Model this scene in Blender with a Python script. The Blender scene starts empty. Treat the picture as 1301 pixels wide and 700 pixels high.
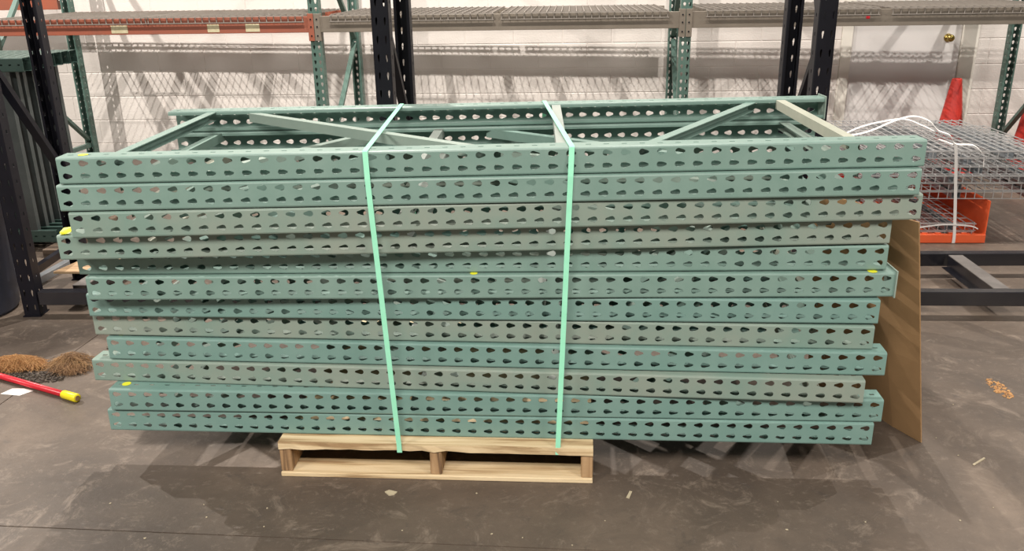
import bpy, bmesh, math, random
from mathutils import Vector, Matrix
random.seed(7)
C = bpy.context.scene.collection
IN = 0.0254

# ------------------------------------------------------------------ camera
cam = bpy.data.cameras.new('camera'); co = bpy.data.objects.new('camera', cam); C.objects.link(co)
cam.sensor_width = 36.0; cam.lens = 1099.6 / 1301 * 36.0; cam.clip_end = 100
R = Vector((0.99846164, 0.05322864, -0.01552617)); U = Vector((-0.00303463, 0.33205952, 0.94325355)); F = Vector((-0.05536372, 0.94175537, -0.33171022))
m = Matrix((R, U, -F)).transposed().to_4x4(); m.translation = Vector((0, -2.42945, 1.53083)); co.matrix_world = m
bpy.context.scene.camera = co

# ------------------------------------------------------------------ world, light, exposure
w = bpy.data.worlds.new('world'); bpy.context.scene.world = w; w.use_nodes = True
w.node_tree.nodes['Background'].inputs[0].default_value = (1.0, 0.95, 0.9, 1); w.node_tree.nodes['Background'].inputs[1].default_value = 0.13
LAMPS = [(-5.3, 2.7, 4.5, 310, .06, 'rear row, far left'), (-1.4, 2.7, 4.5, 220, .06, 'rear row, left of centre'), (.8, 2.7, 4.5, 110, .06, 'rear row, right of centre'), (4.9, 2.7, 4.5, 200, .06, 'rear row, far right'),
         (-5.2, -4.2, 4.6, 400, 2.2, 'front row, left, widened as soft fill'), (-0.6, -4.2, 4.6, 400, 2.2, 'front row, middle, widened as soft fill'), (4.4, -4.2, 4.6, 360, 2.2, 'front row, right, widened as soft fill')]  # front row: unseen, widened into soft fill, each standing for several lamps
for i, (x, y, z, p, s, nm) in enumerate(LAMPS):
    l = bpy.data.lights.new('ceiling_lamp_light', 'AREA'); l.shape = 'DISK'; l.size = s; l.energy = p; l.color = (1.0, 0.93, 0.85)
    o = bpy.data.objects.new('ceiling_lamp_light', l); C.objects.link(o); o.location = (x, y, z)
vs = bpy.context.scene.view_settings
bpy.context.scene.display_settings.display_device = 'sRGB'
vs.view_transform = 'Standard'; vs.look = 'None'; vs.gamma = 1; vs.use_curve_mapping = False; vs.exposure = 0.0

# ------------------------------------------------------------------ materials
def mat(name, col, rough=.5, metal=0., var=None, scale=6., bump=0., bscale=60., detail=6., spec=.5, mixlo=.35, mixhi=.65, coord='Object', spots=None):
    m = bpy.data.materials.new(name); m.use_nodes = True; nt = m.node_tree; N = nt.nodes; L = nt.links
    b = N['Principled BSDF']; b.inputs['Roughness'].default_value = rough; b.inputs['Metallic'].default_value = metal
    b.inputs['Specular IOR Level'].default_value = spec
    b.inputs['Base Color'].default_value = (*col, 1)
    tc = N.new('ShaderNodeTexCoord'); out = None
    if var:
        n = N.new('ShaderNodeTexNoise'); n.inputs['Scale'].default_value = scale; n.inputs['Detail'].default_value = detail; n.inputs['Roughness'].default_value = .65
        L.new(tc.outputs[coord], n.inputs['Vector'])
        r = N.new('ShaderNodeValToRGB'); r.color_ramp.elements[0].position = mixlo; r.color_ramp.elements[1].position = mixhi
        r.color_ramp.elements[0].color = (*col, 1); r.color_ramp.elements[1].color = (*var, 1)
        L.new(n.outputs['Fac'], r.inputs[0]); out = r.outputs[0]
        if spots:
            scol, sscale, lo, hi = spots
            n2 = N.new('ShaderNodeTexNoise'); n2.inputs['Scale'].default_value = sscale; n2.inputs['Detail'].default_value = 8; n2.inputs['Roughness'].default_value = .75
            L.new(tc.outputs[coord], n2.inputs['Vector'])
            r2 = N.new('ShaderNodeValToRGB'); r2.color_ramp.elements[0].position = lo; r2.color_ramp.elements[1].position = hi
            L.new(n2.outputs['Fac'], r2.inputs[0])
            mx = N.new('ShaderNodeMix'); mx.data_type = 'RGBA'; L.new(r2.outputs[0], mx.inputs[0]); L.new(out, mx.inputs[6]); mx.inputs[7].default_value = (*scol, 1)
            out = mx.outputs[2]
        L.new(out, b.inputs['Base Color'])
    if bump:
        n3 = N.new('ShaderNodeTexNoise'); n3.inputs['Scale'].default_value = bscale; n3.inputs['Detail'].default_value = 4
        L.new(tc.outputs[coord], n3.inputs['Vector'])
        bp = N.new('ShaderNodeBump'); bp.inputs['Strength'].default_value = bump; bp.inputs['Distance'].default_value = .004
        L.new(n3.outputs['Fac'], bp.inputs['Height']); L.new(bp.outputs[0], b.inputs['Normal'])
    return m
def wood(name, a, b_, dark, axis=0, scale=1.0):
    m = mat(name, a, .75, bump=.3, bscale=90); nt = m.node_tree; N = nt.nodes; L = nt.links; b = N['Principled BSDF']
    tc = N.new('ShaderNodeTexCoord'); mp = N.new('ShaderNodeMapping'); s = [40 * scale] * 3; s[axis] = 2.2 * scale; mp.inputs['Scale'].default_value = s
    L.new(tc.outputs['Object'], mp.inputs[0]); n = N.new('ShaderNodeTexNoise'); n.inputs['Scale'].default_value = 1; n.inputs['Detail'].default_value = 7; n.inputs['Distortion'].default_value = .6
    L.new(mp.outputs[0], n.inputs['Vector']); r = N.new('ShaderNodeValToRGB'); e = r.color_ramp.elements
    e[0].position = .36; e[0].color = (*dark, 1); e[1].position = .6; e[1].color = (*b_, 1); k = e.new(.47); k.color = (*a, 1)
    L.new(n.outputs['Fac'], r.inputs[0]); L.new(r.outputs[0], b.inputs['Base Color']); return m

M = {}
M['green'] = mat('faded_green_paint', (.168, .272, .236), .42, var=(.205, .31, .272), scale=5, bump=.05, bscale=300, spots=((.30, .33, .28), 60, .70, .76))
M['teal'] = mat('teal_green_paint', (.15, .268, .238), .4, var=(.185, .30, .268), scale=4, bump=.05, bscale=300, spots=((.30, .33, .28), 60, .71, .77))
M['sage'] = mat('worn_sage_paint', (.25, .295, .25), .5, var=(.18, .275, .235), scale=1.4, mixlo=.42, mixhi=.62, bump=.05, bscale=300, spots=((.33, .31, .25), 45, .66, .74))
M['brace'] = mat('pale_brace_paint', (.27, .345, .30), .5, var=(.24, .32, .28), scale=5, spots=((.42, .42, .36), 30, .66, .75))
M['beige'] = mat('beige_brace_paint', (.42, .43, .35), .5, var=(.36, .38, .31), scale=8)
M['palegrey'] = mat('pale_grey_brace_paint', (.34, .37, .34), .5, var=(.28, .33, .30), scale=8)
M['rackgreen'] = mat('rack_green_paint', (.07, .135, .112), .4, var=(.10, .17, .145), scale=5)
M['darkgreen'] = mat('dark_green_paint', (.03, .065, .055), .45, var=(.05, .09, .078), scale=5)
M['tube'] = mat('dark_grey_green_steel', (.045, .055, .055), .4, var=(.07, .08, .08), scale=4)
M['black'] = mat('black_blue_paint', (.005, .005, .009), .45, var=(.008, .008, .013), scale=8, spec=.25)
M['lowblack'] = mat('glossy_black_beam_paint', (.008, .008, .013), .25, var=(.02, .019, .022), scale=5, spec=.8)
M['tie_sheen'] = mat('black_paint_wall_sheen', (.17, .155, .145), .5, var=(.12, .11, .105), scale=14)  # bright wall's grazing reflection painted as lighter grey on the tie tops
M['orange'] = mat('worn_orange_paint', (.36, .10, .055), .5, var=(.28, .095, .06), scale=3, spots=((.60, .19, .08), 20, .62, .72))
M['brightorange'] = mat('bright_orange_paint', (.80, .13, .04), .45, var=(.72, .11, .035), scale=6)
M['beamgrey'] = mat('grey_brown_beam_paint', (.17, .145, .115), .55, var=(.21, .18, .145), scale=4, spots=((.36, .09, .04), 8, .72, .8))
M['wire_old'] = mat('dull_galvanised_wire', (.34, .31, .28), .5, metal=.3, var=(.28, .25, .22), scale=8)
M['wire'] = mat('galvanised_wire', (.50, .50, .50), .4, metal=.4)
M['galv'] = mat('galvanised_steel', (.36, .38, .40), .38, metal=.6, var=(.28, .30, .32), scale=12)
M['wall'] = mat('painted_block', (.76, .715, .675), .55, var=(.72, .675, .635), scale=2.5, bump=.5, bscale=70)
M['mortar'] = mat('painted_mortar', (.74, .695, .655), .7, bump=.3, bscale=80)
M['door'] = mat('door_paint', (.70, .68, .67), .4, var=(.73, .71, .69), scale=2)
M['frame'] = mat('door_frame_paint', (.78, .75, .68), .4)
M['brass'] = mat('brass', (.45, .33, .10), .25, metal=1.)
M['strap'] = mat('green_strapping', (.30, .76, .52), .45, var=(.34, .80, .57), scale=20, spec=.3)
M['whitestrap'] = mat('white_strapping', (.80, .78, .76), .35)
M['yellow'] = mat('yellow_sticker', (.80, .80, .04), .5)
M['yellowplastic'] = mat('yellow_plastic', (.85, .72, .02), .35)
M['redpaint'] = mat('red_paint', (.60, .02, .035), .3)
M['cone'] = mat('cone_red_plastic', (.60, .035, .02), .45, var=(.42, .03, .025), scale=9, spots=((.12, .03, .03), 16, .64, .74))
M['conebase'] = mat('cone_base_rubber', (.30, .29, .20), .7)
M['card'] = mat('cardboard', (.36, .215, .10), .8, var=(.31, .185, .085), scale=5, bump=.15, bscale=40)
M['label'] = mat('label_paper', (.62, .56, .38), .6, var=(.52, .46, .28), scale=40)
M['paper'] = mat('white_paper', (.75, .72, .68), .6)
M['blue'] = mat('slate_blue_plastic', (.05, .065, .11), .45)
M['wood'] = wood('pale_pine', (.60, .46, .27), (.72, .58, .37), (.34, .22, .11))
M['woodend'] = wood('brown_wood', (.36, .22, .11), (.46, .30, .16), (.14, .08, .04), axis=2)
M['woody'] = wood('tan_timber', (.42, .28, .16), (.5, .35, .2), (.28, .18, .1))
M['darkwood'] = wood('dark_wood', (.10, .07, .05), (.14, .10, .07), (.05, .035, .025))
M['hay'] = mat('straw_fibre', (.50, .28, .11), .8, var=(.36, .18, .07), scale=30)
M['hay2'] = mat('tan_brown_fibre', (.40, .24, .11), .8, var=(.18, .10, .05), scale=14)
M['haydark'] = mat('brown_fibre', (.30, .17, .08), .8, var=(.12, .07, .04), scale=20)
M['dirt'] = mat('dark_litter', (.05, .04, .035), .9, var=(.10, .08, .06), scale=60)
M['chip'] = mat('beige_chip', (.46, .40, .28), .7)
M['lampwhite'] = mat('lamp_housing', (.6, .6, .6), .5)
# floor: worn brown-grey concrete
def floor_mat():
    m = bpy.data.materials.new('worn_concrete'); m.use_nodes = True; nt = m.node_tree; N = nt.nodes; L = nt.links; b = N['Principled BSDF']
    g = N.new('ShaderNodeNewGeometry')
    def noise(s, d=8, rg=.6, dist=0):
        n = N.new('ShaderNodeTexNoise'); n.inputs['Scale'].default_value = s; n.inputs['Detail'].default_value = d; n.inputs['Roughness'].default_value = rg; n.inputs['Distortion'].default_value = dist
        L.new(g.outputs['Position'], n.inputs['Vector']); return n.outputs['Fac']
    def ramp(f, a, ca, b2, cb):
        r = N.new('ShaderNodeValToRGB'); r.color_ramp.elements[0].position = a; r.color_ramp.elements[0].color = (*ca, 1); r.color_ramp.elements[1].position = b2; r.color_ramp.elements[1].color = (*cb, 1)
        L.new(f, r.inputs[0]); return r.outputs[0]
    def mix(f, a, bb, fac=1):
        x = N.new('ShaderNodeMix'); x.data_type = 'RGBA'; L.new(f, x.inputs[0]); L.new(a, x.inputs[6]); 
        if isinstance(bb, tuple): x.inputs[7].default_value = (*bb, 1)
        else: L.new(bb, x.inputs[7])
        return x.outputs[2]
    base = ramp(noise(1.1, 8, .6, .3), .36, (.062, .047, .037), .66, (.165, .126, .096))
    dark = ramp(noise(3.5, 10, .7, .4), .38, (0, 0, 0), .62, (1, 1, 1))
    c = mix(ramp(noise(3.5, 10, .75, .4), .40, (0, 0, 0), .66, (.7, .7, .7)), base, (.082, .064, .051))
    spots = ramp(noise(30, 10, .85), .55, (0, 0, 0), .66, (.8, .8, .8)); c = mix(spots, c, (.20, .16, .127))
    scuffs = ramp(noise(6, 12, .82, 1.2), .54, (0, 0, 0), .68, (.8, .8, .8)); c = mix(scuffs, c, (.25, .20, .158))
    st = ramp(noise(11, 10, .8, .6), .56, (0, 0, 0), .7, (.7, .7, .7)); c = mix(st, c, (.06, .050, .044))
    L.new(c, b.inputs['Base Color'])
    rr = ramp(noise(5), .3, (.42, .42, .42), .7, (.62, .62, .62)); L.new(rr, b.inputs['Roughness'])
    bp = N.new('ShaderNodeBump'); bp.inputs['Strength'].default_value = .25; bp.inputs['Distance'].default_value = .004; L.new(noise(45, 8), bp.inputs['Height']); L.new(bp.outputs[0], b.inputs['Normal'])
    return m
M['floor'] = floor_mat()
M['joint'] = mat('dusty_joint', (.24, .19, .15), .9, var=(.05, .04, .032), scale=9, coord='Object')

# ------------------------------------------------------------------ helpers
class MB:
    def __init__(s): s.v = []; s.f = []
    def add(s, vs_, fs):
        k = len(s.v); s.v += [tuple(v) for v in vs_]; s.f += [tuple(k + i for i in f) for f in fs]; return s
    def box(s, a, b):
        x0, y0, z0 = a; x1, y1, z1 = b
        return s.add([(x0,y0,z0),(x1,y0,z0),(x1,y1,z0),(x0,y1,z0),(x0,y0,z1),(x1,y0,z1),(x1,y1,z1),(x0,y1,z1)],
                     [(0,3,2,1),(4,5,6,7),(0,1,5,4),(1,2,6,5),(2,3,7,6),(3,0,4,7)])
    def bar(s, p, q, wd, ht, up=(0, 0, 1)):
        p = Vector(p); q = Vector(q); d = (q - p).normalized(); up = Vector(up)
        sd = d.cross(up)
        if sd.length < 1e-4: sd = d.cross(Vector((0, 1, 0)))
        sd.normalize(); u = sd.cross(d).normalized(); a = sd * wd / 2; b = u * ht / 2
        vv = [p-a-b, p+a-b, p+a+b, p-a+b, q-a-b, q+a-b, q+a+b, q-a+b]
        return s.add(vv, [(0,3,2,1),(4,5,6,7),(0,1,5,4),(1,2,6,5),(2,3,7,6),(3,0,4,7)])
    def prism(s, prof, p, q, up=(0, 0, 1), closed=True):   # profile (side, up) swept from p to q
        p = Vector(p); q = Vector(q); d = (q - p).normalized(); sd = d.cross(Vector(up)).normalized(); u = sd.cross(d)
        n = len(prof); vv = [p + sd*a + u*b for a, b in prof] + [q + sd*a + u*b for a, b in prof]
        fs = [(i, (i+1) % n, n+(i+1) % n, n+i) for i in range(n)]
        if closed: fs += [tuple(range(n-1, -1, -1)), tuple(range(n, 2*n))]
        return s.add(vv, fs)
    def tube(s, pts, r, n=6):
        pts = [Vector(p) for p in pts]; rings = []
        for i, p in enumerate(pts):
            d = (pts[min(i+1, len(pts)-1)] - pts[max(i-1, 0)]).normalized(); a = d.orthogonal() if i == 0 else (last - d * last.dot(d))
            a.normalize(); last = a; b = d.cross(a); rr = r[i] if isinstance(r, (list, tuple)) else r
            rings.append([p + (a*math.cos(2*math.pi*k/n) + b*math.sin(2*math.pi*k/n))*rr for k in range(n)])
        vv = [v for rg in rings for v in rg]; fs = []
        for i in range(len(pts)-1):
            for k in range(n): fs.append((i*n+k, i*n+(k+1) % n, (i+1)*n+(k+1) % n, (i+1)*n+k))
        fs += [tuple(range(n-1, -1, -1)), tuple((len(pts)-1)*n+k for k in range(n))]
        return s.add(vv, fs)
    def lathe(s, prof, n=24, c=(0, 0, 0)):   # profile (r, z)
        vv = []; fs = []
        for r, z in prof:
            for k in range(n): vv.append((c[0]+r*math.cos(2*math.pi*k/n), c[1]+r*math.sin(2*math.pi*k/n), c[2]+z))
        for i in range(len(prof)-1):
            for k in range(n): fs.append((i*n+k, i*n+(k+1) % n, (i+1)*n+(k+1) % n, (i+1)*n+k))
        fs += [tuple(range(n-1, -1, -1)), tuple((len(prof)-1)*n+k for k in range(n))]
        return s.add(vv, fs)
    def ribbon(s, pts, wdir, wd, t):
        pts = [Vector(p) for p in pts]; W = Vector(wdir).normalized()*wd/2; vv = []; fs = []
        for i, p in enumerate(pts):
            d = (pts[min(i+1, len(pts)-1)] - pts[max(i-1, 0)]).normalized(); nrm = d.cross(W).normalized()*t/2
            vv += [p-W-nrm, p+W-nrm, p+W+nrm, p-W+nrm]
        for i in range(len(pts)-1):
            a = 4*i
            for k in range(4): fs.append((a+k, a+(k+1) % 4, a+4+(k+1) % 4, a+4+k))
        fs += [(3, 2, 1, 0), tuple(4*(len(pts)-1)+k for k in range(4))]
        return s.add(vv, fs)
    def mesh(s, name, material, smooth=False, bevel=0, fix=False):
        me = bpy.data.meshes.new(name); me.from_pydata([tuple(v) for v in s.v], [], s.f); me.update()
        bm = bmesh.new(); bm.from_mesh(me)
        if fix: bmesh.ops.remove_doubles(bm, verts=bm.verts, dist=1e-6)
        bmesh.ops.recalc_face_normals(bm, faces=bm.faces)
        if bevel: bmesh.ops.bevel(bm, geom=[e for e in bm.edges if e.calc_face_angle(0) > .5], offset=bevel, segments=1, affect='EDGES', clamp_overlap=True)
        if smooth:
            for f in bm.faces: f.smooth = True
        bm.to_mesh(me); bm.free()
        if material: me.materials.append(material)
        return me
    def obj(s, name, material, parent=None, **k): return link(name, s.mesh(name, material, **k), parent)
def link(name, me, parent=None, mtx=None, material=None):
    o = bpy.data.objects.new(name, me); C.objects.link(o); o.parent = parent
    if mtx is not None: o.matrix_local = mtx
    if material: o.material_slots[0].link = 'OBJECT'; o.material_slots[0].material = material
    return o
def tag(o, label, cat, group=None, kind=None):
    o['label'] = label; o['category'] = cat
    if group: o['group'] = group
    if kind: o['kind'] = kind
    return o
def thing(name, label, cat, loc=(0, 0, 0), rz=0, group=None, mtx=None):
    o = bpy.data.objects.new(name, None); C.objects.link(o); o.empty_display_size = .05
    if mtx is not None: o.matrix_world = mtx
    else: o.location = loc; o.rotation_euler = (0, 0, rz)
    return tag(o, label, cat, group)
def struct(o): o['kind'] = 'structure'; return o
RX = lambda a: Matrix.Rotation(a, 4, 'X'); RY = lambda a: Matrix.Rotation(a, 4, 'Y'); RZ = lambda a: Matrix.Rotation(a, 4, 'Z'); T = lambda *v: Matrix.Translation(v); MY = Matrix.Diagonal((1, -1, 1, 1))

# perforated column: open channel, web at y=0 side facing -y, flanges run towards +y; runs along x, centred
def column_mesh(name, material, n, pitch=2*IN, H=3*IN, D=3*IN, t=.0022, hole='drop'):
    rb = .0055; lip = .014
    path = []; kinds = []    # (y, z, ny, nz)
    def P(y, z, ny, nz): path.append((y, z, ny, nz))
    h = H/2; q = math.sqrt(.5)
    P(D, h-lip, 1, 0); kinds.append('plain')
    P(D, h-rb, 1, 0); kinds.append('plain'); P(D-rb*.3, h-rb*.3, q, q); kinds.append('plain'); P(D-rb, h, 0, 1)
    kinds.append('slot'); P(rb, h, 0, 1)
    kinds.append('plain'); P(rb*.3, h-rb*.3, -q, q); kinds.append('plain'); P(0, h-rb, -1, 0)
    kinds.append('drop'); P(0, 0, -1, 0); kinds.append('drop'); P(0, -h+rb, -1, 0)
    kinds.append('plain'); P(rb*.3, -h+rb*.3, -q, -q); kinds.append('plain'); P(rb, -h, 0, -1)
    kinds.append('slot'); P(D-rb, -h, 0, -1)
    kinds.append('plain'); P(D-rb*.3, -h+rb*.3, q, -q); kinds.append('plain'); P(D, -h+rb, 1, 0); kinds.append('plain'); P(D, -h+lip, 1, 0)
    hd = [(-.0108,-.0068),(-.0080,-.0084),(-.0040,-.0090),(.0010,-.0074),(.0100,-.0043),(.0131,-.0030),(.0140,0)]; drop = hd+[(a, -b) for a, b in hd[-2::-1]]+[(-.0131,.0035),(-.0140,0),(-.0131,-.0035)]
    hs = [(-.0068,-.0038),(-.004,-.0042),(0,-.0042),(.004,-.0042),(.0068,-.0038),(.008,-.002),(.0085,0)]; slot = hs+[(a, -b) for a, b in hs[-2::-1]]+[(-.008,.002),(-.0085,0),(-.008,-.002)]
    if hole == 'wide': drop = [(a*1.2+b*.25, b*.5) for a, b in drop]
    V = []; Fc = []; edge = {}
    def vid(cache, key, x, i, sfrac, inner, doff=0):
        k = (key, inner)
        if k in cache: return cache[k]
        y0, z0, a0, b0 = path[i]; y1, z1, a1, b1 = path[min(i+1, len(path)-1)]
        y = y0+(y1-y0)*sfrac; z = z0+(z1-z0)*sfrac; ny = a0+(a1-a0)*sfrac; nz = b0+(b1-b0)*sfrac
        if inner: y -= ny*t; z -= nz*t
        cache[k] = len(V); V.append((x, y, z)); return cache[k]
    cache = {}; x00 = -n*pitch/2
    for c in range(n):
        xa = x00+c*pitch; xs = (xa, xa+pitch/2, xa+pitch)
        for i, kd in enumerate(kinds):
            L_ = math.hypot(path[i+1][0]-path[i][0], path[i+1][1]-path[i][1])
            for inner in (False, True):
                g = lambda a, j: vid(cache, (2*c+a, i+j if j != .5 else i+.5), xs[a], i if j < 1 else i+1, 0 if j != .5 else .5, inner) 
                if kd == 'plain':
                    qs = [(g(0,0), g(1,0), g(1,1), g(0,1)), (g(1,0), g(2,0), g(2,1), g(1,1))]
                    if c == 0: pass
                    for f in qs: Fc.append(f if not inner else f[::-1])
                else:
                    # strip direction: path goes downwards/outwards; sheet coordinate s in metres from strip centre
                    hp = drop if kd == 'drop' else slot
                    off = 0
                    if kd == 'drop': off = (-.0045 if kinds.index('drop') == i else -.001)
                    ring = [g(0,0), g(1,0), g(2,0), g(2,.5), g(2,1), g(1,1), g(0,1), g(0,.5)]
                    hv = [vid(cache, ('h', c, i, k), xs[1]+hx, i, min(.95, max(.05, .5+(hy+off)/L_)), inner) for k, (hx, hy) in enumerate(hp)]
                    for k in range(8):
                        f = (ring[k], ring[(k+1) % 8], hv[(2*k+2) % 16], hv[2*k+1], hv[2*k]); Fc.append(f if not inner else f[::-1])
                    if inner:
                        ho = [cache[(('h', c, i, k), False)] for k in range(16)]
                        for k in range(16): Fc.append((ho[k], ho[(k+1) % 16], hv[(k+1) % 16], hv[k]))
    # rims: lips and the two ends
    for c in range(2*n):
        for i in (0, len(path)-1): Fc.append((cache[((c, i), False)], cache[((c+1, i), False)], cache[((c+1, i), True)], cache[((c, i), True)]))
    for c in (0, 2*n):
        for i in range(len(kinds)):
            js = [i, i+.5, i+1] if kinds[i] != 'plain' else [i, i+1]
            for a, b in zip(js[:-1], js[1:]): Fc.append((cache[((c, a), False)], cache[((c, b), False)], cache[((c, b), True)], cache[((c, a), True)]))
    me = bpy.data.meshes.new(name); me.from_pydata(V, [], Fc); me.update(); me.materials.append(material)
    bm = bmesh.new(); bm.from_mesh(me); bmesh.ops.recalc_face_normals(bm, faces=bm.faces); bm.to_mesh(me); bm.free()
    return me
def channel(mb, p, q, wd=.032, ht=.032, t=.003, side=0):      # C channel, web on top and open below, or open to one side
    a = wd/2
    if side:
        pr = [(-a, 0), (a, 0), (a, -t), (-a+t, -t), (-a+t, -ht+t), (a*.7, -ht+t), (a*.7, -ht), (-a, -ht)]
        if side < 0: pr = [(-u, v) for u, v in pr][::-1]
        return mb.prism(pr[::-1], p, q, (0, 0, 1), closed=True)
    pr = [(-a, 0), (a, 0), (a, -ht), (a-t, -ht), (a-t, -t), (-a+t, -t), (-a+t, -ht), (-a, -ht)]
    d = (Vector(q)-Vector(p)); up = (0, 0, 1) if abs(d.normalized().z) < .9 else (0, 1, 0)
    return mb.prism(pr[::-1], p, q, up, closed=True)

# ------------------------------------------------------------------ floor
fl = struct(bpy.data.objects.new('floor', None)); C.objects.link(fl)
MB().box((-10, -8, -.12), (9, 5.3, -.004)).obj('joint_bed', M['joint'], fl)
def jy(x): return -.336-.033*(x+1.66)      # joint running across
def jx(y): return -2.128+.055*(y-.507)      # joint running away
g = .0022
for (xa, xb, ya, yb) in (('l', 'j', 'f', 'j'), ('j', 'r', 'f', 'j'), ('l', 'j', 'j', 'b'), ('j', 'r', 'j', 'b')):
    def X(k, y): return {'l': -10, 'r': 9}[k] if k != 'j' else jx(y)+(g if xa == 'j' else -g)
    def Y(k, x): return {'f': -8, 'b': 5.3}[k] if k != 'j' else jy(x)+(g if ya == 'j' else -g)
    c4 = []
    for kx, ky in ((xa, ya), (xb, ya), (xb, yb), (xa, yb)):
        y = {'f': -8, 'b': 5.3, 'j': -.33}[ky]; x = X(kx, y); y = Y(ky, x); c4.append((x, y))
    MB().add([(x, y, -.0038) for x, y in c4]+[(x, y, 0) for x, y in c4], [(0,3,2,1),(4,5,6,7),(0,1,5,4),(1,2,6,5),(2,3,7,6),(3,0,4,7)]).obj('slab', M['floor'], fl)

# ------------------------------------------------------------------ back wall of painted blocks, door
WY = 5.0
wall = struct(bpy.data.objects.new('wall_back', None)); C.objects.link(wall)
DX0, DX1, DZ = 2.288, 3.373, 2.12
b = MB(); b.box((-10, WY+.003, 0), (DX0+.02, WY+.2, 7)); b.box((DX1-.02, WY+.003, 0), (9, WY+.2, 7)); b.box((DX0+.02, WY+.003, DZ-.02), (DX1-.02, WY+.2, 7))
b.obj('mortar_core', M['mortar'], wall)
PITCH, RH, JT = .4064, .2032, .0065
z0 = .3495-.2032*2
cachem = {}
def block(xa, xb, za, zb, mb=None):
    key = (round(xb-xa, 4), round(zb-za, 4))
    if mb is not None:
        mb.box((xa, WY, za), (xb, WY+.03, zb)); return
    if key not in cachem:
        wd, ht = key; cachem[key] = MB().box((0, 0, 0), (wd, .03, ht)).mesh('block', M['wall'], bevel=.003)
    link('block', cachem[key], wall, T(xa, WY, za))
far = MB()
for r in range(0, 34):
    za = max(z0+r*RH, 0)+JT/2; zb = z0+(r+1)*RH-JT/2; off = (r % 2)*PITCH/2
    if zb > 7: break
    x = -9.94+off-PITCH
    while x < 9:
        xa, xb = max(x+JT/2, -10), min(x+PITCH-JT/2, 9); x += PITCH
        if xb-xa < .03: continue
        segs = [(xa, xb)]
        if za < DZ:
            segs = []
            if xa < DX0: segs.append((xa, min(xb, DX0)))
            if xb > DX1: segs.append((max(xa, DX1), xb))
        for s0, s1 in segs:
            if s1-s0 < .03: continue
            if -5.2 < s0 < 4.6 and r < 10 and r > 0: block(s0, s1, za, zb)
            else: block(s0, s1, za, zb, far)
o = far.obj('distant_blocks', M['wall'], wall); o['kind'] = 'stuff'
d = struct(bpy.data.objects.new('door_1', None)); C.objects.link(d)
b = MB(); b.box((DX0, WY-.012, 0), (2.372, WY+.16, DZ)); b.box((3.245, WY-.012, 0), (DX1, WY+.16, DZ)); b.box((2.372, WY-.012, 2.04), (3.245, WY+.16, DZ))
b.box((2.372, WY+.06, 0), (2.385, WY+.16, 2.04)); b.box((3.232, WY+.06, 0), (3.245, WY+.16, 2.04))
b.obj('door_frame', M['frame'], d, bevel=.003)
pl = MB().box((2.376, WY+.012, .008), (3.241, WY+.056, 2.036)).obj('door_panel', M['door'], d, bevel=.002)
b = MB(); b.lathe([(.0, 0), (.033, 0), (.033, .006), (.012, .012), (.012, .035), (.022, .042), (.029, .055), (.027, .068), (.015, .076), (.0, .078)], 20)
o = link('knob', b.mesh('knob', M['brass'], smooth=True, fix=True), pl, T(3.136, WY+.012, .967) @ RX(math.pi/2))

# ------------------------------------------------------------------ lamp housings on the ceiling lights
for i, (x, y, z, p, s, nm) in enumerate(LAMPS):
    b = MB(); b.lathe([(.02, .5), (.02, .25), (.12, .22), (max(.2, s/2+.05), .02), (max(.2, s/2+.05), 0), (max(.19, s/2+.04), 0), (.11, .19), (.01, .2)], 20)
    o = b.obj('ceiling_lamp', M['lampwhite'], None, smooth=False); o.location = (x, y, z+.01)
    tag(o, 'round lamp hanging overhead, '+nm, 'lamp', 'overhead lamps')

# ------------------------------------------------------------------ upright frames
COLM = column_mesh('column', M['green'], 48)
Lc = 96*IN; H3 = 3*IN; Wd = 36*IN
plate = MB().box((0, -.006, -.001), (.004, H3+.006, H3+.006)).mesh('end_plate', M['brace'])
def frame_parts(root, material, bmat, Wf=Wd, sw=.032, struts=None, diags=None, plates=(), length_col=COLM, ends=1):
    h = H3/2
    link('column', length_col, root, T(0, -Wf/2, h), material)
    link('column', length_col, root, T(0, Wf/2, h) @ MY, material)
    yi = Wf/2-H3
    bmat = bmat if isinstance(bmat, (list, tuple)) else [bmat]*5
    for k, x in enumerate(struts):
        mb = MB(); channel(mb, (x, -yi-.03, H3-.004), (x+(.02 if sw < .04 else 0), yi+.004, H3-.004), sw, side=(1 if k == 0 and sw < .04 else 0)); mb.obj('strut', bmat[k], root)
    for k, (xa, sa, xb) in enumerate(diags):     # from back to front
        mb = MB(); channel(mb, (xa, yi+.004, H3-.010), (xb, -yi-.03, H3-.010), side=(-1 if k == 1 else 0)); mb.obj('brace', bmat[3+k], root)
    for s in plates:
        if s in ('br',): link('end_plate', plate, root, T(Lc/2, Wf/2-H3, 0))
        if s in ('fr',): link('end_plate', plate, root, T(Lc/2, -Wf/2, 0))
FIT = [[-0.1975, -0.0388, 0.0516, 0.006], [-0.2082, -0.0503, 0.0457, 0.0062], [-0.1864, -0.0417, 0.0553, 0.0069], [-0.2545, -0.0141, 0.0516, 0.0060], [-0.2549, 0.0283, 0.0177, 0.0032], [-0.2294, 0.0124, 0.0191, 0.0022], [-0.2698, 0.0311, -0.01, 0.0000], [-0.2789, 0.0412, -0.0243, -0.0022], [-0.2401, 0.0253, -0.0284, -0.0006], [-0.3039, 0.0109, -0.041, -0.0006], [-0.2301, -0.0032, -0.0033, -0.0020], [-0.2527, -0.001, -0.0107, -0.0012]]
GAP = .00215; ZB = .1255
ROT = [0, 1, 1, 1, 1, 0, 0, 0, 0, 1, 0, 1]
MATS = ['green', 'green', 'sage', 'sage', 'green', 'green', 'teal', 'sage', 'teal', 'sage', 'teal', 'teal']
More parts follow.
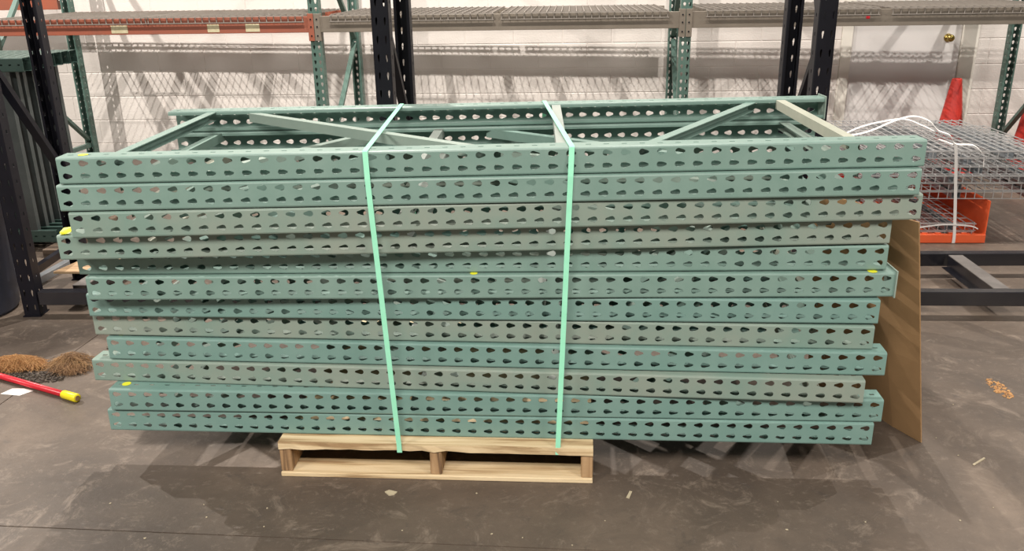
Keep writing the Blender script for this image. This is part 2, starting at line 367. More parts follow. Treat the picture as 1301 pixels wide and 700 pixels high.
LAB = ['pale green perforated upright frame on top of the strapped stack, braces in full view',
 'pale green upright frame second from the top, its left end level with the topmost',
 'grey-green worn upright frame third from the top, set in a little at the left',
 'scuffed grey-green upright frame fourth from the top, crumpled yellow sticker at its left end',
 'shaded green upright frame fifth from the top, mostly tucked under the overhanging one above',
 'green upright frame sixth from the top, reaching farthest right of the middle ones',
 'green upright frame seventh from the top, just above a worn grey-green one',
 'worn grey-green upright frame eighth from the top, fifth from the pallet',
 'teal upright frame ninth from the top, fourth above the pallet, jutting right',
 'worn greyish upright frame third above the pallet, jutting out farthest left of the lower ones',
 'teal upright frame second from the pallet, round yellow sticker on its left end',
 'teal perforated upright frame at the very bottom, resting directly on the pallet']
HALF_D = .004
def frame_matrix(i):
    xc, y, a, ti = FIT[i]; z = ZB+(11-i)*(H3+GAP)
    ex = Vector((math.cos(a), math.sin(a), ti)).normalized(); ey = Vector((-math.sin(a), math.cos(a), 0)).normalized(); ez = ex.cross(ey)
    c = Vector((xc, y, z))+ey*Wd/2
    mm = Matrix((ex, ey, ez)).transposed().to_4x4(); mm.translation = c
    return mm
stk = MB().lathe([(.0, 0), (.014, 0), (.014, .0006), (.0, .0006)], 14).mesh('sticker', M['yellow'])
stwad = MB()
for k in range(5):
    a = k*1.3; stwad.add([(-.016, -.010, .002*k), (.014, -.012+.003*k, .006), (.016, .010, .012+.002*k), (-.012, .012, .004*k)], [(0, 1, 2, 3)])
crumple = stwad.mesh('sticker', M['yellow'])
for i in range(12):
    mm = frame_matrix(i)
    rot = ROT[i]
    root = thing('upright_frame', LAB[i], 'rack frame', mtx=mm @ (RZ(math.pi) if rot else Matrix.Identity(4)), group='upright frames strapped on the pallet')
    st = [-1.075, .205, 1.035]; dg = [(-.905, 0, .02), (.95, 0, .43)]
    frame_parts(root, M[MATS[i]], [M['green'], M['palegrey'], M['beige'], M['brace'], M['green']] if i % 2 == 0 else [M['brace'], M['palegrey'], M['sage'], M['green'], M['brace']], struts=st, diags=dg, plates={0: ('br',), 5: ('fr',)}.get(i, ()))
    inv = RZ(math.pi) if rot else Matrix.Identity(4)
    def sticker(x, y, z=H3+.0006, me=stk, s=1.0, rot_=0):
        o = link('sticker', me, root, inv @ T(x, y, z) @ RZ(rot_) @ Matrix.Diagonal((s, s, 1, 1))); o['label'] = 'yellow sticker'
    Y0 = -Wd/2
    if i == 0: sticker(-1.157, Y0+.036)
    if i == 3: sticker(-1.193, Y0+.012, H3+.001, crumple)
    if i == 5: sticker(-.03, Y0+.014, s=.8); sticker(1.155, Y0+.014)
    if i == 8: sticker(-1.18, Y0+.03, s=.9)
    if i == 10: sticker(-1.178, Y0+.04)

# ------------------------------------------------------------------ pallet
pal = thing('pallet', 'pale pine pallet under the stack of green frames', 'pallet', (-.898, -.047, 0), -.0131)
PW, PD = 1.003, 1.2
zt0, zt1 = .099, .1248
for x in (0, PW/2-.015, PW-.037):
    b = MB(); b.box((x, .006, .0165), (x+.037, PD-.006, .0988)); b.obj('stringer', M['woodend'], pal, bevel=.003)
rnd = random.Random(3)
tys = [(0, .10), (.112, .24), (.255, .345), (.36, .45), (.465, .555), (.57, .66), (.675, .765), (.78, .87), (.885, .975), (.99, 1.055), (1.065, 1.2)]  # extra boards and narrowed gaps, added to keep lamp light out below
for k, (a, c) in enumerate(tys):
    if k == 0:   # split front board with a ragged lower edge
        mb = MB(); n = 26; vv = []
        for j in range(n+1):
            x = PW*j/n; dip = 0
            if .40 < j/n < .56: dip = -.007*math.sin((j/n-.40)/.16*math.pi)
            lo = zt0 if j in (0, n) else zt0+(.006*rnd.random() if j/n < .55 else .001*rnd.random())
            if .62 < j/n*1.3 < .8: lo += .004
            if j/n < .02 or .47 < j/n < .53 or j/n > .97: lo = zt0
            for y, z in ((a, lo), (c, zt0), (c, zt1), (a, zt1+dip*.6)): vv.append((x, y+(rnd.random()*.004 if y == a else 0), z))
        fs = [(3, 2, 1, 0), tuple(4*n+q for q in range(4))]
        for j in range(n):
            for q in range(4): fs.append((4*j+q, 4*j+(q+1) % 4, 4*j+4+(q+1) % 4, 4*j+4+q))
        mb.add(vv, fs).obj('deck_board', M['wood'], pal)
    else: MB().box((0, a, zt0), (PW, c, zt1)).obj('deck_board', M['wood'], pal, bevel=.002)
for a, c in ((0, .092), (.3, .39), (.555, .645), (.8, .89), (1.06, 1.2)): MB().box((0, a, 0), (PW, c, .016)).obj('bottom_board', M['wood'], pal, bevel=.002)

# ------------------------------------------------------------------ green straps around stack and deck boards
zt = ZB+11*(H3+GAP)+H3
def strap(label, topx, botx, backx, ztl):
    o_ = .0025
    m0 = frame_matrix(0)
    pf = lambda x: m0 @ Vector((x-FIT[0][0], -Wd/2, H3))
    pb = lambda x: m0 @ Vector((x-FIT[0][0], Wd/2, H3))
    f = pf(topx); k = pb(backx)
    yb = -.080
    # keep outside of every column it passes
    ymin = min(frame_matrix(i) @ Vector((0, -Wd/2, 0)) + Vector((0, 0, 0)) for i in (0,))[1] if False else 0
    need = []
    for i in range(12):
        xc, y, a, ti = FIT[i]; z = ZB+(11-i)*(H3+GAP); xx = topx+(botx-topx)*(1-z/f.z); need.append((z+H3, y+math.tan(a)*(xx-xc), xx)); need.append((z, y+math.tan(a)*(xx-xc), xx))
    # lower hull from top edge down to the deck board edge
    pts = [(f.z+o_, f.y-o_*.5)]
    target = (.1235, -.0555)
    cand = [(z, y-o_*1.2) for z, y, _ in need if z < f.z-.02]+[target]
    cur = (f.z, f.y-o_*1.2); hull = [cur]
    while cur != target:
        best = min((c for c in cand if c[0] < cur[0]-1e-6), key=lambda c: (c[1]-cur[1])/(cur[0]-c[0])); hull.append(best); cur = best
    P3 = [Vector((backx+.0, k.y+.35, .10)) if False else Vector((botx, 1.0, .0975))]
    P3 += [Vector((botx, -.044, .0975)), Vector((botx, -.0555, .100))]
    for z, y in hull[::-1]:
        P3.append(Vector((topx+(botx-topx)*(1-(z-.12)/(f.z-.12)), y, z)))
    P3.append(Vector((topx, f.y+.001, f.z+o_)))
    P3 += [Vector((backx, k.y-.003, k.z+o_)), Vector((backx, k.y+o_, k.z-.003)), Vector((backx, 1.12, .12)), Vector((botx, 1.1, .0975)), Vector((botx, 1.0, .0975))]
    o = MB().ribbon(P3, (1, 0, 0), .0155, .0012).obj('strap', M['strap'], None)
    tag(o, label, 'strap', 'green strapping bands')
strap('left green plastic strap around stack, crossing the top diagonally toward the right', -.545, -.505, -.60, 0)
strap('right green plastic strap around stack, nearer the middle of the pallet edge', .032, -.005, -.062, 0)

# ------------------------------------------------------------------ cardboard sheet
mb = MB(); th = .004
base = [(1.226, .222), (1.165, .33), (1.10, .50), (.95, .62)]; topdx = [(-.098, .036), (-.10, .045), (-.09, .03), (-.06, .01)]
vv = []; nz = 8
for j in range(nz+1):
    s = j/nz; z = s*.765
    for (x, y), (dx, dy) in zip(base, topdx):
        bulge = .005*math.sin(s*9+x*7)*(0 if x > 1.2 else 1)
        vv.append((x+dx*s+bulge, y+dy*s, z+.001))
n = len(base); fs = [(j*n+k, j*n+k+1, (j+1)*n+k+1, (j+1)*n+k) for j in range(nz) for k in range(n-1)]
mb.add(vv, fs); o = mb.obj('cardboard_sheet', M['card'], None, smooth=False)
sm = o.modifiers.new('thickness', 'SOLIDIFY'); sm.thickness = .005; sm.offset = 0
tag(o, 'large brown cardboard sheet standing on floor behind the right end of the stack', 'cardboard')

# ------------------------------------------------------------------ green pallet rack against the wall
COLV = COLM
ra = -.012; rdir = Vector((math.cos(ra), math.sin(ra), 0)); rdep = Vector((-math.sin(ra), math.cos(ra), 0)); RD = 1.07
def rack_pt(x): return Vector((x, 3.72+math.tan(ra)*(x+1.705), 0))
def rack_frame(x, label, braces, z0_=0, back=None):
    p = rack_pt(x); root = thing('rack_frame', label, 'rack frame', p, -.042, 'green rack frames by the wall')
    # vertical columns: local x (length) -> z with bulb up; web facing the aisle (-y)
    V_ = T(0, 0, Lc/2+.008) @ RY(math.pi/2)
    link('column', COLV, root, T(0, 0, 0) @ V_, M['rackgreen'])
    link('column', COLV, root, T(0, RD, 0) @ V_ @ MY, M['rackgreen'])
    for y in (.03, RD-.04): MB().box((-.06, y-.06, 0), (.06, y+.06, .008)).obj('base_plate', M['rackgreen'], root)
    for z in (.18, 2.2):
        MB().bar((0, H3-.01, z), (0, RD-H3+.01, z), .03, .035).obj('strut', M['rackgreen'], root)
    for (ya, za, yb, zb) in braces: MB().bar((0, ya, za), (0, yb, zb), .026, .036, (1, 0, 0)).obj('brace', M['rackgreen'], root)
K = [(RD-H3+.01, .20, H3-.01, 1.02), (H3-.01, 1.06, RD-H3+.01, 1.9)]
rack_frame(-4.075, 'green rack frame against the wall at far left, behind the leaning black post', [(RD-H3, .23, H3-.01, 1.0), (H3-.01, 1.04, RD-H3, 2.0)])
rack_frame(-1.705, 'green rack frame where the orange beam meets the first grey beam', [(H3-.01, .22, RD-H3, 1.0), (RD-H3, 1.04, H3-.01, 1.9)])
rack_frame(.843, 'green rack frame between two grey beams, with grey connectors on its front', [(H3-.01, .22, RD-H3, 1.0), (RD-H3, 1.04, H3-.01, 1.9)])
rack_frame(3.45, 'green rack frame at right edge with a dark diagonal brace, beside the cones', K)
ZBM = 1.258; BH = .108
def rack_beam(xa, xb, material, label, y=0., z=ZBM, conn=True, depth=.055):
    p = rack_pt(xa); L_ = (rack_pt(xb)-p).length
    root = thing('rack_beam', label, 'beam', (p.x, p.y, 0), ra, 'rack beams')
    h = H3/2
    prof = [(0, z-BH), (depth, z-BH), (depth, z), (.032, z), (.030, z-.038), (0, z-.038)]
    prof = [(0, z-BH), (depth, z-BH), (depth, z-.038), (.028, z-.038), (.026, z), (0, z)]
    mb = MB(); x0, x1 = h+.004, L_-h-.004; yo = y-.004
    vv = [(x0, yo+a, c) for a, c in prof]+[(x1, yo+a, c) for a, c in prof]; n = len(prof)
    mb.add(vv, [(i, (i+1) % n, n+(i+1) % n, n+i) for i in range(n)]+[tuple(range(n)), tuple(range(2*n-1, n-1, -1))])
    mb.obj('beam_rail', material, root, bevel=.002)
    if conn:
        for s, xx in ((1, 0), (-1, L_)):
            b = MB(); a0, a1 = sorted((xx+s*.002, xx+s*(h+.003))); zl, zh = z-.165, z+.018
            b.box((a0, yo-.006, zl), (a1, yo, zh)); c0, c1 = sorted((xx+s*(h+.0005), xx+s*(h+.0045))); b.box((c0, yo-.006, zl), (c1, yo+.05, zh))
            co_ = b.obj('connector', material, root, bevel=.0015)
            r_ = MB()
            for zz in (z-.02, z-.07, z-.13):
                r_.lathe([(.0, 0), (.005, 0), (.005, .003), (0, .003)], 8)
            for q, zz in enumerate((z-.02, z-.07, z-.13)):
                rm = MB().lathe([(.0, 0), (.006, 0), (.005, .003), (0, .003)], 8).mesh('rivet', M['black'])
                link('rivet', rm, co_, T((a0+a1)/2, yo-.006, zz) @ RX(math.pi/2))
    return root
e = []
bo = rack_beam(-4.075, -1.705, M['orange'], 'worn orange front beam at left carrying three paper labels')
for (x, wd) in ((.975, .12), (1.653, .085), (1.933, .10)):
    for q in (0,):
        MB().box((x-wd/2, -.0052, ZBM-.098), (x+wd/2, -.0042, ZBM-.045)).obj('paper_label', M['label'], bo)
rack_beam(-1.705, .84, M['beamgrey'], 'grey-brown front beam in the middle, between the two front green posts')
bg = rack_beam(.84, 3.45, M['beamgrey'], 'grey-brown front beam at right, passing above the cones and door')
mk = MB().box((1.195-.012, -.0050, ZBM-.062), (1.195+.012, -.0042, ZBM-.045)).obj('mark', M['redpaint'], bg); mk['label'] = 'small red mark'
for xa, xb, mt, lb in ((-4.075, -1.705, 'orange', 'orange rear beam of left rack bay, close to the wall'), (-1.705, .84, 'beamgrey', 'rear beam of middle rack bay, close to the wall'), (.84, 3.45, 'beamgrey', 'rear beam of right rack bay, close to the wall')):
    rack_beam(xa, xb, M[mt], lb, y=RD-.052+.004, conn=False)
# neighbouring bay on the left: higher orange beam at the rear
rack_beam(-6.5, -4.075, M['orange'], 'upper orange beam at top left corner, close to the wall', y=RD-.05, z=1.40, conn=False)

def deck_mesh(name, material, Wx=1.165, Dy=1.05, r=.0028, falls=.045, px=.0508, py=.1016, both=True):
    mb = MB(); nx = int(Wx/px); x0 = -nx*px/2
    for i in range(nx+1):
        x = x0+i*px
        mb.bar((x, 0, 0), (x, Dy, 0), 2*r, 2*r); mb.bar((x, -r, 0), (x, -r, -falls), 2*r, 2*r, (0, 1, 0)); mb.bar((x, Dy+r, 0), (x, Dy+r, -falls), 2*r, 2*r, (0, 1, 0))
    ny = int(Dy/py)
    for j in range(ny+1):
        y = .01+j*(Dy-.02)/ny; mb.bar((x0-.01, y, -2*r), (-x0+.01, y, -2*r), 2*r, 2*r)
    for y in (-3*r, Dy+3*r):
        mb.bar((x0-.01, y, -falls), (-x0+.01, y, -falls), 2*r, 2*r); mb.bar((x0-.01, y, -.006), (-x0+.01, y, -.006), 2*r, 2*r)
    return mb.mesh(name, material)
def deck_channels(Wx, Dy, material):
    out = []
    for x in (-Wx*.36, 0, Wx*.36):
        mb = MB(); pr = [(-.03, 0), (-.022, 0), (-.022, -.034), (.022, -.034), (.022, 0), (.03, 0), (.03, .0015-.0035), (.0235, -.002), (.0235, -.036), (-.0235, -.036), (-.0235, -.002), (-.03, -.002)]
        mb.prism([(a, c) for a, c in pr], (x, .004, -.0095), (x, Dy-.004, -.0095)); out.append(mb.mesh('support_channel', material))
    return out
RDK = deck_mesh('wire_mesh', M['wire_old'], Dy=RD+.012); RCH = deck_channels(1.165, RD-.12, M['beamgrey'])
for bay, (xa, xb, where) in enumerate(((-4.075, -1.705, 'orange beam'), (-1.705, .84, 'middle grey beam'), (.84, 3.45, 'right grey beam'))):
    for k, side in ((0, 'left'), (1, 'right')):
        xm = xa+(xb-xa)*(.268 if k == 0 else .732); p = rack_pt(xm)
        root = thing('wire_deck', 'flat wire deck on the %s, %s half of its bay' % (where, side), 'wire deck', p+rdep*(-.006)+Vector((0, 0, ZBM+.0095)), ra, 'wire decks on the rack')
        o = link('wire_mesh', RDK, root); o['kind'] = 'stuff'
        for me in RCH: link('support_channel', me, root, T(0, .06, 0))

# ------------------------------------------------------------------ black rack frames and low beams
COLB = column_mesh('column', M['black'], 32, pitch=3*IN, hole='wide')
def black_frame(x, y, label, dep=.60, yaw=0., braces=()):
    root = thing('black_rack_frame', label, 'rack frame', (x, y, 0), yaw, 'black rack frames behind the stack')
    V_ = T(0, 0, Lc/2+.006) @ RY(math.pi/2)
    link('column', COLB, root, V_, M['black']); link('column', COLB, root, T(0, dep, 0) @ V_ @ MY, M['black'])
    for yy in (.038, dep-.038): MB().box((-.042, yy-.044, 0), (.042, yy+.044, .006)).obj('base_plate', M['black'], root)
    for z in (.2, 2.2): MB().bar((0, H3-.01, z), (0, dep-H3+.01, z), .03, .035).obj('strut', M['black'], root)
    for (ya, za, yb, zb) in braces: MB().bar((0, ya, za), (0, yb, zb), .03, .04, (1, 0, 0)).obj('brace', M['black'], root)
black_frame(-2.53, 1.30, 'black rack frame at far left, standing beside the blue bin', yaw=.09, braces=[(H3-.01, 1.20, .55, .60), (H3-.01, 1.26, .55, 1.9)])
black_frame(-.765, 1.35, 'black rack frame rising behind the stack, left of centre', braces=[(H3-.01, 1.36, .55, .80), (H3-.01, 1.42, .55, 2.0)])
black_frame(1.10, 1.35, 'black rack frame rising behind right end of the stack', braces=[(H3-.01, 1.22, .55, .62), (H3-.01, 1.28, .55, 1.95)])
def low_beam(xa, ya, xb, yb, label):
    o = MB().bar((xa, ya, .092), (xb, yb, .092), .05, .068).obj('low_beam', M['lowblack'], None, bevel=.003); return tag(o, label, 'beam', 'low black beams')
low_beam(-2.485, 1.325, -.81, 1.375, 'low black front beam near floor at left, beside the blue bin')
low_beam(-2.54, 1.905, -.81, 1.915, 'low black rear beam near floor at left, mostly behind the stack')
low_beam(-.72, 1.375, 1.055, 1.375, 'low black front beam hidden behind the stack of green frames')
low_beam(-.72, 1.915, 1.055, 1.915, 'low black rear beam hidden behind the stack of green frames')
low_beam(1.145, 1.375, 3.6, 1.375, 'low black front beam near floor at right, nearer the camera')
low_beam(1.145, 1.925, 3.6, 1.975, 'low black rear beam near floor at right, in front of orange tray')
for x, lb in ((2.02, 'short dark crosswise tie between the low black beams at right'), (-2.66+.33, 'short dark crosswise tie between the low black beams at left')):
    ya, yb = 1.402, 1.895; ct = thing('cross_tie', lb, 'beam', group='cross ties of the low beams'); b = MB()
    MB().box((x-.035, ya, .122), (x+.035, yb, .126)).obj('top_flange', M['tie_sheen'], ct)
    b.box((x-.035, ya, .062), (x-.031, yb, .122)); b.box((x+.031, ya, .062), (x+.035, yb, .122)); b.box((x-.06, ya, .058), (x-.031, yb, .062))
    b.obj('web', M['lowblack'], ct)
# ------------------------------------------------------------------ bundle of dark green frames on edge at left
nb = 7; WB = 1.067
for k in range(nb):
    yk = 2.33+k*.078; xr = -2.975+[0, .006, -.004, .005, 0, .004, .012][k]
    root = thing('stored_frame', ['dark green rack frame stored on its long edge at left, nearest of its row', 'dark green rack frame stored on edge at left, second from the front', 'dark green rack frame stored on edge at left, third from the front', 'dark green rack frame stored on edge at left, fourth from the front', 'dark green rack frame stored on edge at left, fifth from the front', 'dark green rack frame stored on edge at left, second from the wall side', 'dark green rack frame stored on edge at left, rearmost of its row'][k], 'rack frame',
                 mtx=T(xr-Lc/2, yk, .053) @ RX(math.pi/2) @ T(0, WB/2, -H3), group='dark green frames stored on edge')
    frame_parts(root, M['darkgreen'], M['tube'], Wf=WB, struts=(Lc/2-.135, Lc/2-.40, -.3), diags=[(Lc/2-.45, 0, Lc/2-.95)], sw=.05)
for q, x in enumerate((-3.0, -3.45)):
    tag(MB().box((x, 2.2, 0), (x+.09, 2.95, .05)).obj('timber_bearer', M['darkwood'], None, bevel=.003), ['timber bearer under the stored dark green frames, right one', 'timber bearer under the stored dark green frames, left one'][q], 'timber')
b = MB(); b.add([(-2.55, 1.56, .1275), (-2.30, 1.56, .1275), (-2.30, 1.93, .1275), (-2.47, 1.93, .1275), (-2.55, 1.56, .139), (-2.30, 1.56, .139), (-2.30, 1.93, .139), (-2.47, 1.93, .139)], [(0,3,2,1),(4,5,6,7),(0,1,5,4),(1,2,6,5),(2,3,7,6),(3,0,4,7)])
tag(b.obj('plywood_piece', M['woody'], None, bevel=.001), 'tan plywood piece lying across the low black beams at left', 'board')
tag(MB().bar((-2.775, 1.70, .02), (-2.76, 2.12, .02), .04, .04).obj('metal_bar', M['galv'], None, bevel=.002), 'grey metal bar on floor behind the far left black post', 'bar')

# ------------------------------------------------------------------ orange tray with wire decks at right
tr = thing('orange_tray', 'bright orange steel tray on floor holding the lowest wire decks', 'tray', (1.22, 2.50, 0))
TW, TD = 1.235, 1.22
MB().box((0, 0, .004), (TW, TD, .010)).obj('base', M['brightorange'], tr)
b = MB(); b.box((0, 0, .010), (TW, .006, .052)); b.box((0, .006, .046), (TW, .03, .052)); b.obj('front_lip', M['brightorange'], tr, bevel=.001)
MB().box((TW-.006, .006, .010), (TW, TD, .25)).obj('side_wall', M['brightorange'], tr); MB().box((0, .006, .010), (.006, TD, .25)).obj('side_wall', M['brightorange'], tr)
MB().box((.006, TD-.006, .010), (TW-.006, TD, .25)).obj('rear_wall', M['cone'], tr)
MB().box((TW-.16, TD-.07, .010), (TW-.09, TD-.01, .25)).obj('post', M['brightorange'], tr, bevel=.003)
for k in range(8):
    MB().bar((.6+.075*k, .02, .0545), (.6+.075*k, .06, .0545), .03, .005).obj('lip_tab', M['brightorange'], tr)
DM = deck_mesh('wire_mesh', M['wire'], r=.0021); DCH = deck_channels(1.165, 1.05, M['galv'])
rr = random.Random(11)
ords = ['lowest, down inside the orange tray', 'second one inside the orange tray', 'lowest of those above the orange tray', 'fifth from the top', 'fourth from the top', 'third from the top', 'second from the top', 'topmost']
for k in range(8):
    low = k < 2
    cx = 1.835+rr.uniform(-.008, .008) if low else 2.26+rr.uniform(-.03, .06)
    if k == 5: cx = 2.38
    if k == 7: cx = 2.10
    root = thing('wire_deck', 'galvanised wire deck in the pile at right, '+ords[k], 'wire deck', (cx, 2.545+(rr.uniform(0, .004) if low else rr.uniform(-.03, .03)), (.065+.0475*k) if low else .302+.0475*(k-2)), 0 if low else rr.uniform(-.02, .02), group='wire decks piled at right')
    o = link('wire_mesh', DM, root); o['kind'] = 'stuff'
    for me in DCH: link('support_channel', me, root)
def smooth_pts(P, n=6):
    out = []; P = [Vector(p) for p in P]
    for i in range(len(P)-1):
        p0, p1, p2, p3 = P[max(i-1, 0)], P[i], P[i+1], P[min(i+2, len(P)-1)]
        for k in range(n):
            t = k/n; out.append(.5*((2*p1)+(p2-p0)*t+(2*p0-5*p1+4*p2-p3)*t*t+(3*p1-p0-3*p2+p3)*t**3))
    return out+[P[-1]]
def wstrap(pts, wdir, label, wd=.013):
    tag(MB().ribbon(smooth_pts(pts), wdir, wd, .0012).obj('strap', M['whitestrap'], None), label, 'strap', 'white strapping on the wire decks')
wstrap([(1.50, 2.6, .60), (1.584, 2.6, .605), (1.75, 2.62, .63), (1.90, 2.6, .70), (1.99, 2.58, .725), (2.07, 2.56, .70), (2.11, 2.53, .655), (2.17, 2.51, .63), (2.20, 2.49, .585), (2.30, 2.49, .575), (2.36, 2.49, .52), (2.375, 2.5, .47), (2.38, 2.51, .45)], (0, 1, .6), 'loose white strap curling over top of the wire decks, with a drooping tail')
wstrap([(1.45, 2.63, .59), (1.60, 2.62, .612), (1.72, 2.66, .65), (1.84, 2.7, .672), (1.98, 2.7, .69), (2.06, 2.62, .665), (2.10, 2.55, .645)], (0, 1, .5), 'second loose white strap, lying behind the curling one on the wire decks')
wstrap([(2.195, 2.70, .572), (2.20, 2.52, .575), (2.205, 2.488, .56), (2.24, 2.485, .30), (2.27, 2.49, .08), (2.275, 2.492, .02), (2.275, 2.494, .004)], (1, 0, 0), 'upright white strap tied down over front of the wire decks and tray', .017)
wstrap([(1.95, 2.485, .085), (2.05, 2.48, .10), (2.2, 2.478, .12), (2.35, 2.484, .11), (2.40, 2.49, .09)], (0, 0, 1), 'thin white strap slung low across front of the orange tray', .008)

# ------------------------------------------------------------------ cones
def cone(x, y, label, s=1., rz=0.):
    root = thing('traffic_cone', label, 'cone', (x, y, 0), rz, 'traffic cones')
    MB().lathe([(.139*s, .022), (.139*s, .045), (.128*s, .06), (.036*s, .705*s), (.033*s, .712*s), (.026*s, .712*s), (.026*s, .69*s), (.118*s, .05)], 28).obj('cone_body', M['cone'], root, smooth=False)
    b = MB(); a = .18*s; c = a*.78
    o8 = [(-c, -a), (c, -a), (a, -c), (a, c), (c, a), (-c, a), (-a, c), (-a, -c)]
    b.add([(x_, y_, 0) for x_, y_ in o8]+[(x_, y_, .022) for x_, y_ in o8], [(i, (i+1) % 8, 8+(i+1) % 8, 8+i) for i in range(8)]+[tuple(range(7, -1, -1)), tuple(range(8, 16))]).obj('cone_base', M['cone'], root, bevel=.003)
cone(3.0, 4.42, 'red traffic cone by the wall, left of the right green post', rz=.2)
cone(3.63, 4.45, 'red traffic cone cut by the right frame edge, behind the diagonal brace', 1.05, rz=-.1)

# ------------------------------------------------------------------ blue bin
b = MB(); b.lathe([(.0, 0), (.225, 0), (.24, .02), (.285, .70), (.30, .70), (.30, .73), (.285, .735), (.275, .73), (.22, .03), (0, .03)], 40)
o = b.obj('waste_bin', M['blue'], None, smooth=True); o.location = (-2.905, 1.36, 0)
o.data.polygons.foreach_set('use_smooth', [True]*len(o.data.polygons)); tag(o, 'round slate blue bin at the left edge beside black rack post', 'bin')

# ------------------------------------------------------------------ broom handle
hr = thing('broom_handle', 'red handle with yellow end cap lying on the floor at left', 'handle', (-1.84, .441, 0))
p0 = Vector((0, 0, .0175)); dr = Vector((-2.268+1.838, .628-.441, 0)).normalized()
MB().tube([p0+dr*.055, p0+dr*1.1+Vector((0, 0, .0))], .012, 14).obj('pole', M['redpaint'], hr, smooth=True)
MB().tube([p0, p0+dr*.004, p0+dr*.075, p0+dr*.08], [.0155, .0172, .0165, .0145], 16).obj('end_cap', M['yellowplastic'], hr, smooth=True)
MB().tube([p0-dr*.001, p0+dr*.0015], .010, 12).obj('end_plug', M['woodend'], hr)

# ------------------------------------------------------------------ fibre clumps and litter
def clump(cx, cy, lx, ly, h, n, material, label, seed, loose=.5, ln=.10, core=True):
    r = random.Random(seed); mb = MB()
    if core:
        vv = []; nu, nv = 16, 6
        for j in range(nv):
            ph = j/(nv-1)*math.pi/2
            for i in range(nu):
                a = 2*math.pi*i/nu; q = (1+.18*math.sin(3*a+seed)+.1*math.sin(7*a))*math.cos(ph)*.8
                vv.append((cx+lx*q*math.cos(a), cy+ly*q*math.sin(a), h*.8*math.sin(ph)+.001))
        fs = [(j*nu+i, j*nu+(i+1) % nu, (j+1)*nu+(i+1) % nu, (j+1)*nu+i) for j in range(nv-1) for i in range(nu)]
        mb.add(vv, fs)
    for _ in range(n):
        a = r.uniform(0, 2*math.pi); q = math.sqrt(r.random())
        x = cx+lx*q*math.cos(a); y = cy+ly*q*math.sin(a); z = h*math.sqrt(max(0, 1-q*q))*r.uniform(.6, 1.05)+.002
        d_ = r.gauss(0, loose)+(0 if r.random() < .6 else r.uniform(-1.5, 1.5)); L_ = ln*r.uniform(.4, 1.2); pts = []
        cu = r.uniform(-2, 2)
        for k in range(5):
            t = k/4-.5; pts.append((x+L_*t*math.cos(d_+cu*t), y+L_*t*math.sin(d_+cu*t), max(.0015, z*(1-(abs(t)*1.5)**2*.8)+r.uniform(-.003, .003))))
        mb.tube(pts, .0006, 3)
    o = mb.obj('fibre_clump', material, None); return tag(o, label, 'fibre clump', 'shredded fibre clumps')
clump(-2.265, .735, .115, .045, .055, 1400, M['hay'], 'orange-tan tuft of shredded fibre at the left edge, behind red handle', 1, .25, .09)
clump(-2.03, .745, .08, .05, .065, 420, M['hay2'], 'brown and tan tangle of fibre right of the larger tuft', 2, 1.4, .10, core=False)
clump(-2.02, .70, .07, .035, .040, 300, M['haydark'], 'dark brown inner tangle beneath the tan fibres near the red handle', 5, 1.4, .07)
def litter(cx, cy, lx, ly, n, material, label, seed, size=.008, name='litter', cat='litter', h=.004):
    r = random.Random(seed); mb = MB()
    for _ in range(n):
        a = r.uniform(0, 6.28); q = math.sqrt(r.random()); x = cx+lx*q*math.cos(a); y = cy+ly*q*math.sin(a); s_ = size*r.uniform(.4, 1.3); ro = r.uniform(0, 3)
        ca, sa = math.cos(ro)*s_, math.sin(ro)*s_; t = r.uniform(.25, .9); z1 = h*r.uniform(.5, 1.5)
        q4 = [(-ca, -sa), (sa*t, -ca*t), (ca, sa), (-sa*t, ca*t)]
        mb.add([(x+u, y+v, .0002) for u, v in q4]+[(x+u*.8, y+v*.8, z1) for u, v in q4], [(0,3,2,1),(4,5,6,7),(0,1,5,4),(1,2,6,5),(2,3,7,6),(3,0,4,7)])
    o = mb.obj(name, material, None); o['kind'] = 'stuff'; return tag(o, label, cat)
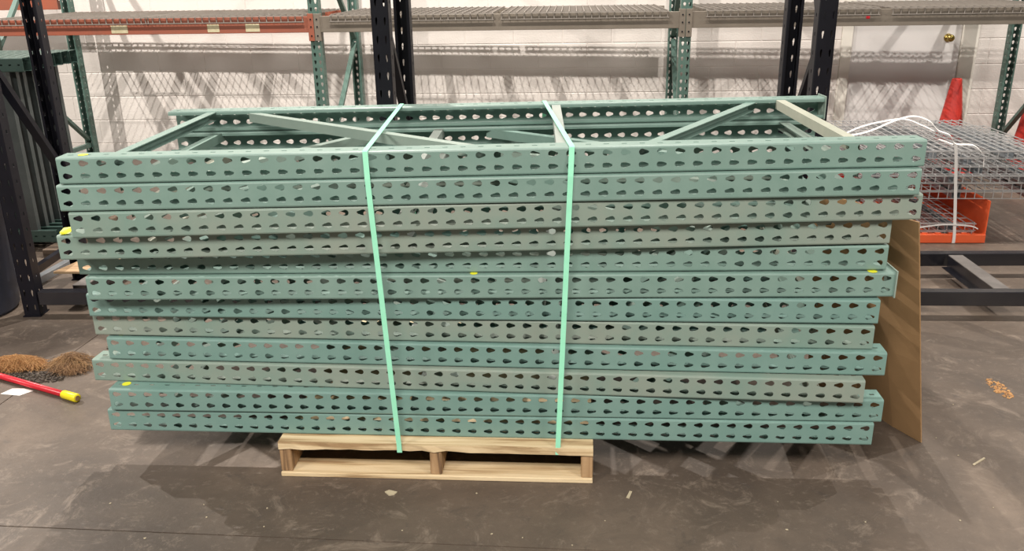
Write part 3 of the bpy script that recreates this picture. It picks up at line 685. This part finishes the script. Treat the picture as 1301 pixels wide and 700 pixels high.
litter(-2.13, .64, .13, .045, 240, M['dirt'], 'dark crumbs and shreds of litter around the fibre tufts and red handle', 3, h=.008)
litter(1.674, .635, .03, .085, 160, M['hay'], 'tan sawdust patch on the floor at right, beyond cardboard sheet', 4, .006, 'sawdust_patch', 'sawdust', h=.002)
def flat(pts, material, name, label, cat, t=.002, group=None, lift=.0004):
    n = len(pts); o = MB().add([(x, y, lift) for x, y in pts]+[(x, y, lift+t) for x, y in pts], [(i, (i+1) % n, n+(i+1) % n, n+i) for i in range(n)]+[tuple(range(n-1, -1, -1)), tuple(range(n, 2*n))]).obj(name, material, None)
    return tag(o, label, cat, group)
flat([(-2.185, .50), (-2.10, .488), (-2.07, .53), (-2.12, .548), (-2.165, .545)], M['paper'], 'paper_scrap', 'torn white paper scrap on floor under the red handle', 'paper', .0015)
flat([(-1.975, .93), (-1.93, .945), (-1.90, .938), (-1.895, .952), (-1.93, .965), (-1.985, .948)], M['dirt'], 'black_scrap', 'black rubber scrap on floor behind the fibre tangle', 'scrap', .006)
flat([(-.545, -.128), (-.528, -.147), (-.512, -.142), (-.505, -.128), (-.52, -.122), (-.533, -.118)], M['chip'], 'beige_chip', 'beige flake on floor just in front of the pallet', 'debris', .003)
flat([(1.335, .085), (1.39, .128), (1.392, .122), (1.338, .079)], M['chip'], 'wood_sliver', 'pale wood sliver on open floor at right', 'debris', .003)
flat([(.205, -.135), (.218, -.10), (.226, -.102), (.214, -.14)], M['chip'], 'wood_sliver', 'small pale sliver on floor right of the pallet corner', 'debris', .002)
rr = random.Random(21)
for k in range(34):
    x = rr.uniform(-1.6, 1.7); y = rr.uniform(-.62, -.12) if x < 1.2 else rr.uniform(-.3, .6); s_ = rr.uniform(.0014, .0032)
    a = rr.uniform(0, 3); pts = [(x+s_*1.6*math.cos(a+q)*(1 if q % 2 < 1 else .6), y+s_*math.sin(a+q)) for q in (0, 1.2, 2.6, 3.9, 5.1)]
    flat(pts, M['chip'], 'floor_speck', 'tiny pale fleck lying on the concrete in front of the stack or at its right', 'debris', .0015, 'pale flecks on the floor')
